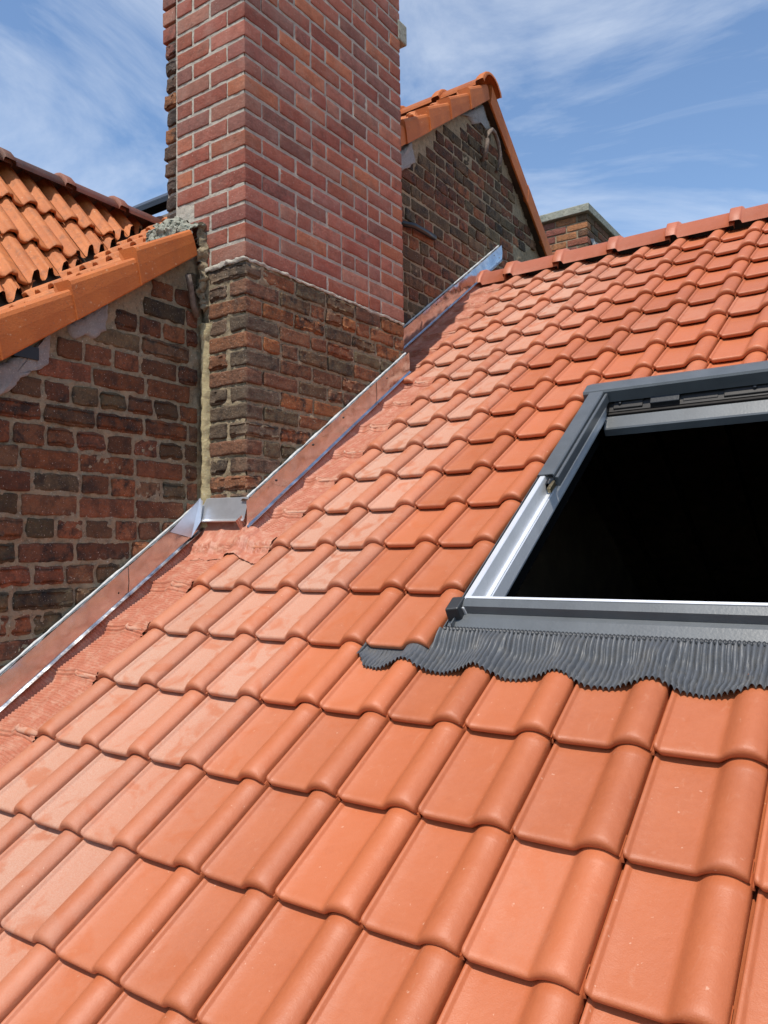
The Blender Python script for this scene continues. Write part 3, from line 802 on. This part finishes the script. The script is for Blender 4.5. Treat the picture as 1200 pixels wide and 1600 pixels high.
tag(o, 'dark iron strap on the gable wall right behind the big chimney', 'strap')

# black panel edge beyond the wing ridge
pan = tag(empty('solar_panel', (-2.2, 2.2, 2.9)), 'black framed solar panel seen edge-on beyond the weathered roof ridge', 'solar panel')
bpy.context.view_layer.update()
def slab(name, x0, x1, y0, y1, zo, th, mat, parent):
    V = []
    for zz in (0, th):
        for x, y in ((x0, y0), (x1, y0), (x1, y1), (x0, y1)): V.append((x, y, nroof_z+slopeS*y+zo+zz))
    return child(name, mesh(name, V, [(0, 3, 2, 1), (4, 5, 6, 7), (0, 1, 5, 4), (1, 2, 6, 5), (2, 3, 7, 6), (3, 0, 4, 7)]), mat, parent)
slab('frame', -3.2, -1.62, 1.58, 2.6, .125, .028, black_metal, pan)
slab('glass', -3.17, -1.65, 1.61, 2.57, .155, .004, grey_dark, pan)
slab('rail', -3.2, -1.60, 1.75, 1.83, .06, .063, grey_dark, pan)

# ------------------------------------------------------------------ far chimney behind the ridge
fch = tag(empty('low_chimney', (-.75, 5.95, .6)), 'low brick chimney with lichen covered concrete cap behind the new ridge', 'chimney')
bpy.context.view_layer.update()
FX, FY, FZ = -.375, 5.50, 3.555
child('mortar_core', boxmesh('core', (-1.15, FY+.008, .2), (FX-.008, 6.42, FZ+.005)), mortar_old, fch)
child('cap', bevel(boxmesh('cap', (-1.2, FY-.045, FZ), (FX+.035, 6.47, FZ+.075)), .006), mortar_lich, fch)
rg = random.Random(5); k = 0; z1 = FZ-.004
while z1 > 2.55:
    z0 = z1-.062
    x = FX
    Ls_ = .2 if k % 2 else .097
    first = True
    while x > -1.12:
        L = Ls_ if first else .2
        sm = L < .13
        if not (first and k % 2 == 0): put_brick(rg.choice(far_h if sm else far_b), fch, 'Y', x-L, x, z0, z1, FY, .095 if sm else .2, .064, rg.choice([(.36, .12, .07), (.42, .15, .07), (.30, .10, .07), (.45, .19, .08), (.26, .11, .08)]), rg.uniform(0, .7), rg, 1.2)
        else: put_brick(rg.choice(far_b), fch, 'X', FY, FY+.2, z0, z1, FX, .2, .064, rg.choice(OLDC), .6, rg, 1)
        x -= L+.012; first = False
    y = FY+(.11 if k % 2 else .212)
    while y < 6.4:
        put_brick(rg.choice(far_b), fch, 'X', y, min(6.42, y+.2), z0, z1, FX, .2, .064, rg.choice(OLDC), rg.uniform(.4, 1), rg, 1.2); y += .212
    z1 -= .073; k += 1
def fblob(u, v): return (FX+.012+.02*math.sin(u*3.14)*math.sin(v*3.14), lerp(5.58, 5.98, u), lerp(3.10, 3.40-.1*u, v))
lump('mortar_lump', fblob, 14, 14, mortar_gry, fch, .03, 9, 2)

# ------------------------------------------------------------------ flashings against wall and chimney
zf = tag(empty('zinc_flashing', (XW, 0, 0)), 'shiny zinc flashing strips screwed along the foot of wall and chimney', 'flashing')
bpy.context.view_layer.update()
def hz(y): return y*math.tan(S)
def zinc_strip(xf, y0, y1, lo=.032, hi=.140, seed=0):
    """zinc strip on a wall facing +x, rising with the roof"""
    V, F = [], []
    n = max(3, int((y1-y0)/.03))
    for j in range(n+1):
        y = lerp(y0, y1, j/n); b = hz(y); wv = .0022*fbm((y*5+seed, seed, 0))+(.015 if xf < -.2 else .007)
        V += [(xf-.012, y, b+hi+.003), (xf+.012+wv, y, b+hi), (xf+.012+wv, y, b+hi), (xf+.0128+wv*1.3, y, b+lerp(hi, lo, .5)), (xf+.0128+wv, y, b+lo+.010),
              (xf+.0128+wv, y, b+lo+.010), (xf+.024+wv, y, b+lo+.002), (xf+.024+wv, y, b+lo+.002), (xf+.022+wv, y, b+lo-.004), (xf+.002, y, b+lo+.004)]
    m_ = 10
    for j in range(n):
        for i in (0, 2, 3, 5, 7, 8): F.append((j*m_+i, j*m_+i+1, (j+1)*m_+i+1, (j+1)*m_+i))
    return child('zinc_sheet', mesh('zinc_sheet', V, F, True), zinc, zf)
cuts = [-1.9, -1.0, -.35+.0, .305, .668]
for q, (a, b) in enumerate(zip(cuts, cuts[1:])): zinc_strip(XW+.0012*(q % 2), a, b+.012, seed=q)
for q, (a, b) in enumerate(((YC0-.022, 1.58), (1.57, YC1+.012))): zinc_strip(XC+.0012*(q % 2), a, b, seed=10+q)
for q, (a, b) in enumerate(((YC1+.0, 2.42), (2.41, 3.22), (3.21, 3.55))): zinc_strip(XW+.0012*(q % 2), a, b, hi=.145, seed=20+q)
# front piece on the chimney
b0 = hz(YC0)
V = []
for x, dz in ((XW-.005, .008), (XW+.03, .006), (XC+.02, 0)):
    V += [(x, YC0+.01, b0+.145+dz), (x, YC0-.008, b0+.14+dz), (x, YC0-.034, b0+.055+dz), (x, YC0-.040, b0+.046+dz), (x, YC0-.034, b0+.042+dz)]
child('zinc_sheet', mesh('zinc_sheet', V, grid_faces(5, 3)), zinc_lit, zf)
V = [(XW+.0315, .50, hz(.50)+.136), (XW+.0315, .655, b0+.148), (XW+.046, YC0-.030, b0+.135), (XW+.048, YC0-.044, b0+.050), (XW+.040, .60, hz(.60)+.045)]
child('zinc_sheet', mesh('zinc_sheet', V, [(0, 4, 1), (1, 4, 3, 2)]), zinc_lit, zf)
# pale bead of sealant along the top
def bead(xf, y0, y1, hi=.142, seed=0):
    V = []; n = max(4, int((y1-y0)/.012)); m_ = 5
    for j in range(n+1):
        y = lerp(y0, y1, j/n); rr = .0055+.004*fbm((y*14, seed, 1))
        for k in range(m_):
            a = k/(m_-1)*math.pi; V.append((xf+rr*math.sin(a)*1.3+.003, y, hz(y)+hi+.001+rr*math.cos(a)*.9+.002*fbm((y*22, seed, 3))))
    child('sealant_bead', mesh('sealant_bead', V, grid_faces(m_, n+1), True), sealant, zf)
bead(XW+.004, -1.9, .64, seed=1); bead(XC, YC0-.005, YC1, seed=2); bead(XW, YC1, 3.54, .147, seed=3)
screw = mesh('screw', [(0, .0055*math.cos(a), .0055*math.sin(a)) for a in [k*math.pi/4 for k in range(8)]]+[(.004, .004*math.cos(a), .004*math.sin(a)) for a in [k*math.pi/4 for k in range(8)]],
             [tuple(range(8, 16))]+[(k, (k+1) % 8, 8+(k+1) % 8, 8+k) for k in range(8)]); screw.materials.append(black_metal)
for xf, y, hi in [(XC, .84, .112), (XC, 1.08, .118), (XC, 1.3, .115), (XC, 1.66, .112), (XW, 2.0, .12), (XW, 2.6, .122), (XW, 3.0, .122), (XW, 3.42, .12), (XW, 3.5, .07), (XW, .26, .075), (XW, -.3, .10)]:
    o = obj('screw', screw); o.parent = zf; o.matrix_parent_inverse = zf.matrix_world.inverted(); o.location = (xf+.0125+(.015 if xf < -.2 else .007), y, hz(y)+hi)

# red pleated apron under the zinc
def drape(x, v, xmin=-.21):
    s_ = 0
    for dv in (-.014, -.005, .005, .014):
        vv = v+dv; r = math.floor(vv/G); t = (x/W) % 1 if x > xmin else .3
        rim = max(0, 1-abs((x+.03) % W-.035)/.024)*.0105 if xmin-.03 < x < .05 else 0
        s_ += max(tile_top(t, vv-r*G), tile_top(.3, vv-r*G)+rim)
    return s_/4
rd = tag(empty('red_flashing', (XW, .3, .2)), 'terracotta red pleated flashing strip dressed over the tiles along the wall foot', 'flashing')
bpy.context.view_layer.update()
def apron(xw, v0, v1, xe, seed, ztop=.085):
    dv = .0016; n = int((v1-v0)/dv); V = []
    qs = [('w', .075), ('w', .05), ('w', .035), ('w', .020)]+[('f', f) for f in (.0, .05, .1, .18, .27, .36, .45, .54, .63, .72, .80, .87, .93, 1.0)]
    for j in range(n+1):
        v = v0+j*dv
        r = math.floor(v/G); vl = v-r*G
        ph = v/.0125+.25*fbm((v*4, seed, 0)); pl = 2*abs(math.sin(math.pi*ph))**.8-1
        crease = fbm((v*11, seed+5, 0))
        e_ = xe+.006*fbm((v*16, seed, 2))+.012*sst(.06, .0, vl)-.010*sst(.14, .22, vl)
        for kind, f in qs:
            if kind == 'w':
                V.append(P(xw+.004+.0018*pl+.004*((.075-f)/.055)**2, v, f))
            else:
                x = lerp(xw+.010, e_, f)
                n_ = drape(x, v, -.21 if xw == XW else 0)+.004
                n_ = max(n_, .020*(1-min(1, (x-xw-.018)/.02))**2+n_)
                wob = .0045*fbm((x*16+seed, v*9, 3))*f
                n_ += (.0030+.0010*crease*f)*pl*(1-.25*f)+wob*.6+.0035*abs(fbm((x*40, v*24, seed)))*sst(.06, .0, abs(vl-.01))
                V.append(P(x, v+.012*f*math.sin(x*30+seed)*.6+.010*f*fbm((v*7, x*9, seed)), n_))
    return child('pleated_strip', mesh('pleated_strip', V, grid_faces(len(qs), n+1), True), apron_red, rd)
vC0, vC1 = YC0/cs, YC1/cs
apron(XW, -1.7, vC0+.01, -.088, 1)
apron(XC, vC0-.03, vC1+.01, .121, 2)
apron(XW, vC1, RIDGE_V-.06, -.088, 3)
# front patch below the chimney
V = []; nx, nv = 190, 34
for j in range(nv):
    f = j/(nv-1)
    for i in range(nx):
        x = lerp(XW+.01, .115, i/(nx-1)); pl = math.sin(2*math.pi*(x/.0075+.3*fbm((x*9, f*3, 0))))
        if f < .3 and x < XC+.02:
            q = f/.3; V.append(Vector((x, YC0-.008-.0012*pl, hz(YC0)+lerp(.095, .025, q))))
        elif f < .3:
            v = lerp(vC0-.0, vC0-.05, f/.3); V.append(P(x, v, drape(x, v)+.0085+.001*pl))
        else:
            g_ = (f-.3)/.7; v = lerp(vC0-.026 if x < XC+.02 else vC0-.05, vC0-.165-.02*fbm((x*14, 1, 1))-.03*sst(.0, .12, x), g_)
            V.append(P(x, v, drape(x, v)+.0105*(1-.3*g_)+.014*(1-g_)**4*(1 if x < XC+.02 else .2)+.0011*pl+.003*fbm((x*20, v*20, 7))))
child('front_patch', mesh('front_patch', V, grid_faces(nx, nv), True), apron_red, rd)

# ------------------------------------------------------------------ roof window
win = tag(empty('roof_window', P(1.5, .3, 0)), 'grey framed roof window without its sash, opening onto a black attic', 'roof window')
bpy.context.view_layer.update()
def extr_v(name, sec, v0, v1, mat, skew0=0, closed=True):
    n = len(sec); V = [P(x, v0, h) for x, h in sec]+[P(x, v1, h) for x, h in sec]
    F = [(i, (i+1) % n, n+(i+1) % n, n+i) for i in range(n if closed else n-1)]
    if closed: F += [tuple(range(n-1, -1, -1)), tuple(range(n, 2*n))]
    me = mesh(name, V, F); return child(name, me, mat, win)
def extr_x(name, sec, x0, x1, mat, closed=True):
    n = len(sec); V = [P(x0, v, h) for v, h in sec]+[P(x1, v, h) for v, h in sec]
    F = [(i, (i+1) % n, n+(i+1) % n, n+i) for i in range(n if closed else n-1)]
    if closed: F += [tuple(range(n-1, -1, -1)), tuple(range(n, 2*n))]
    return child(name, mesh(name, V, F), mat, win)
WB = .330                # lower end of the frame, roof coordinate
WTOP = 1.745
# left gutter and frame
extr_v('side_gutter', [(1.064, .000), (1.066, .014), (1.069, .014), (1.069, .000), (1.092, -.002), (1.093, .028), (1.0965, .028), (1.0965, -.03), (1.064, -.03)], WB-.015, WTOP, grey_paint)
extr_v('outer_frame', [(1.098, -.03), (1.098, .040), (1.101, .044), (1.116, .044), (1.118, .042), (1.127, .000), (1.1385, -.001), (1.139, -.03)], WB+.03, WTOP-.02, alu)
extr_v('inner_frame', [(1.1395, -.06), (1.1395, -.003), (1.141, -.002), (1.1435, -.004), (1.149, -.044), (1.147, -.052)], WB+.055, WTOP-.03, alu)
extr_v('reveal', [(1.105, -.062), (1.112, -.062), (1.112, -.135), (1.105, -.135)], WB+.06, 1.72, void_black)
# right side, mirrored
def mir(s): return [(3.15-x, h) for x, h in reversed(s)]
extr_v('side_gutter', mir([(1.064, .000), (1.066, .014), (1.069, .014), (1.069, .000), (1.092, -.002), (1.093, .028), (1.0965, .028), (1.0965, -.03), (1.064, -.03)]), WB-.015, WTOP, grey_paint)
extr_v('outer_frame', mir([(1.098, -.03), (1.098, .040), (1.101, .044), (1.116, .044), (1.118, .042), (1.127, .000), (1.1385, -.001), (1.139, -.03)]), WB+.03, WTOP-.02, alu)
extr_v('inner_frame', mir([(1.1395, -.06), (1.1395, -.003), (1.141, -.002), (1.1435, -.004), (1.149, -.044), (1.147, -.052)]), WB+.055, WTOP-.03, alu)
# bottom bar: flashing band, dark band, grey band, bright lip
extr_x('lower_flashing', [(WB-.012, -.01), (WB-.012, .010), (WB+.018, .022), (WB+.032, .024), (WB+.032, -.03)], 1.075, 2.075, grey_paint)
extr_x('lower_cover', [(WB+.0325, -.02), (WB+.0325, .026), (WB+.036, .046), (WB+.056, .054), (WB+.058, .054), (WB+.058, -.03)], 1.10, 2.05, grey_paint)
extr_x('aluminium_lip', [(WB+.0585, -.04), (WB+.0585, .056), (WB+.066, .057), (WB+.068, .05), (WB+.070, -.04)], 1.117, 2.033, alu)
# corner block
for xa, xb in ((1.072, 1.116), (2.034, 2.078)):
    V = []
    for h in (.0, .058):
        ins = .004 if h else 0
        for x, v in ((xa+ins, WB+.005), (xb-ins, WB+.012), (xb-ins, WB+.064), (xa+ins, WB+.060)): V.append(P(x, v, h))
    child('corner_block', bevel(mesh('corner_block', V, [(0, 3, 2, 1), (4, 5, 6, 7), (0, 1, 5, 4), (1, 2, 6, 5), (2, 3, 7, 6), (3, 0, 4, 7)]), .004), grey_dark, win)
# upper left cover
def cover(sec): extr_v('side_cover', sec, 1.05, 1.670, grey_paint)
cs_ = [(1.090, .020), (1.090, .045), (1.094, .0495), (1.144, .050), (1.148, .046), (1.148, .036), (1.144, .036), (1.144, .0465), (1.094, .0455), (1.094, .020)]
cover(cs_); cover(mir(cs_))
cl = [(1.150, .004), (1.150, .034), (1.152, .038), (1.159, .038), (1.161, .035), (1.161, .004)]
for s_ in (cl, mir(cl)): extr_v('cover_strip', s_, 1.048, 1.670, grey_paint)
# top casing
extr_x('top_casing', [(1.675, -.002), (1.6705, .000), (1.6705, .044), (1.676, .052), (1.735, .053), (1.790, .034), (1.80, .0), (1.796, .0), (1.786, .029), (1.735, .046), (1.681, .045), (1.681, -.002)], 1.066, 2.084, grey_paint)
extr_x('casing_end', [(1.680, -.02), (1.680, .033), (1.735, .037), (1.785, .024), (1.798, -.02)], 1.0675, 1.0705, grey_paint)
# hardware rail below the casing and inner top bar
extr_x('hardware_rail', [(1.652, -.09), (1.647, -.030), (1.70, .006), (1.72, .006), (1.72, -.09)], 1.15, 2.0, hardware)
extr_x('rail_lip', [(1.636, -.046), (1.636, -.036), (1.6465, -.034), (1.6465, -.046)], 1.152, 1.998, hardware)
extr_x('upper_inner_bar', [(1.574, -.095), (1.575, -.068), (1.580, -.063), (1.625, -.040), (1.628, -.042), (1.628, -.095)], 1.150, 2.0, grey_paint)
def rail_piece(name, x0, x1, v0, v1, n0, n1, mat):
    V = []
    for h in (n0, n1):
        for x, v in ((x0, v0), (x1, v0), (x1, v1), (x0, v1)): V.append(P(x, v, h+(v-v0)*.62))
    return child(name, bevel(mesh(name, V, [(0, 3, 2, 1), (4, 5, 6, 7), (0, 1, 5, 4), (1, 2, 6, 5), (2, 3, 7, 6), (3, 0, 4, 7)]), .002), mat, win)
rail_piece('rail_plate', 1.175, 1.285, 1.652, 1.692, -0.034, -0.020, hardware)
rail_piece('latch', 1.315, 1.42, 1.648, 1.694, -0.040, -0.012, black_metal)
rail_piece('rail_plate', 1.43, 1.55, 1.655, 1.69, -0.036, -0.022, hardware)
rail_piece('rail_plate', 1.57, 1.72, 1.652, 1.692, -0.034, -0.020, hardware)
for x in (1.20, 1.67): 
    o = obj('screw', screw); o.parent = win; o.matrix_parent_inverse = win.matrix_world.inverted(); o.location = P(x, 1.668, -.009); o.scale = (1.5, 1.5, 1.5)
    o.rotation_euler = (0, -math.pi/2+.0, 0); o.rotation_euler = Vector((0, -math.sin(S-.55), math.cos(S-.55))).to_track_quat('X', 'Z').to_euler()
# hinge left where the sash was taken off
def hinge(u, v):
    a = v*2*math.pi; r = .0135*(1-.25*abs(2*u-1)); return P(1.138+r*math.cos(a), 1.010+.042*u, .026+r*1.2*math.sin(a))
h = lump('hinge', hinge, 10, 14, black_metal, win, .004, 90, 3)
V = []
for h_ in (.016, .034):
    for x, v in ((1.142, .985), (1.155, .985), (1.155, 1.035), (1.142, 1.035)): V.append(P(x, v, h_))
child('hinge_plate', bevel(mesh('hinge_plate', V, [(0, 3, 2, 1), (4, 5, 6, 7), (0, 1, 5, 4), (1, 2, 6, 5), (2, 3, 7, 6), (3, 0, 4, 7)]), .002), brass, win)

# grey pleated apron below the window
def pl_apron():
    x0, x1 = .835, 2.30; dx = .0015; n = int((x1-x0)/dx); rows_ = 26; V = []
    vt = WB-.016
    for j in range(rows_+1):
        f = j/rows_
        for i in range(n+1):
            x = x0+i*dx; t = (x/W) % 1
            roll = (.5+.5*math.cos(2*math.pi*(t-.80)))**1.25
            fade = sst(x0, x0+.05, x)
            vb = .168+.010*roll+.008*fbm((x*9, 2, 0))+.03*(1-fade)
            v = lerp(vt, vb, f)
            ph = x/.0125+.20*fbm((x*5, 3, 0))+.25*f*fbm((x*6, f*1.5, 8))
            tri = 2*abs(math.sin(math.pi*ph))**.8-1
            if f == 1: v += .0035*tri
            # lie on the tiles of the row below (the row front passes at v = 0 and v = G)
            hh = interp(PROF, t) if t < 1 else 0
            base = hh*1.05 - LIP*min(v, G)/G + LIP*sst(G-.02, G+.05, v)*.4
            sm_ = HR*.95*roll
            n_ = lerp(.012, max(base, sm_*.9-LIP*min(v, G)/G)+.006, sst(0, .45, f))
            n_ += .0042*tri*(.75+.25*f)+.0030*fbm((x*18, v*14, 4))*f
            if x < 1.055 or x > 2.10: n_ = min(n_, lerp(n_, .002+hh-LIP*.8, sst(.17, .26, v)))
            V.append(P(x+.010*f*fbm((x*7, f*2, 1))*.8-.03*f*(1-fade)*0, v, n_))
    return child('pleated_apron', mesh('pleated_apron', V, grid_faces(n+1, rows_+1)), apron_gry, win)
pl_apron()
# ribbed joining bead between apron and frame
V = []; n = 420; m_ = 7
for i in range(n+1):
    x = lerp(1.07, 2.09, i/n); rr = .0058+.0012*(1 if (i % 4) < 2 else -1)
    for k in range(m_):
        a = lerp(-.1, 1.05, k/(m_-1))*math.pi; V.append(P(x, WB-.017-rr*1.25*math.cos(a)*-1, .010+rr*math.sin(a)))
child('ribbed_bead', mesh('ribbed_bead', V, [(b_, a_, d_, c_) for a_, b_, c_, d_ in grid_faces(m_, n+1)], True), grey_dark, win)

# ------------------------------------------------------------------ ground
gnd = obj('ground', mesh('ground', [(-900, -900, -6), (900, -900, -6), (900, 900, -6), (-900, 900, -6)], [(0, 1, 2, 3)]), ground_mat); gnd['kind'] = 'structure'
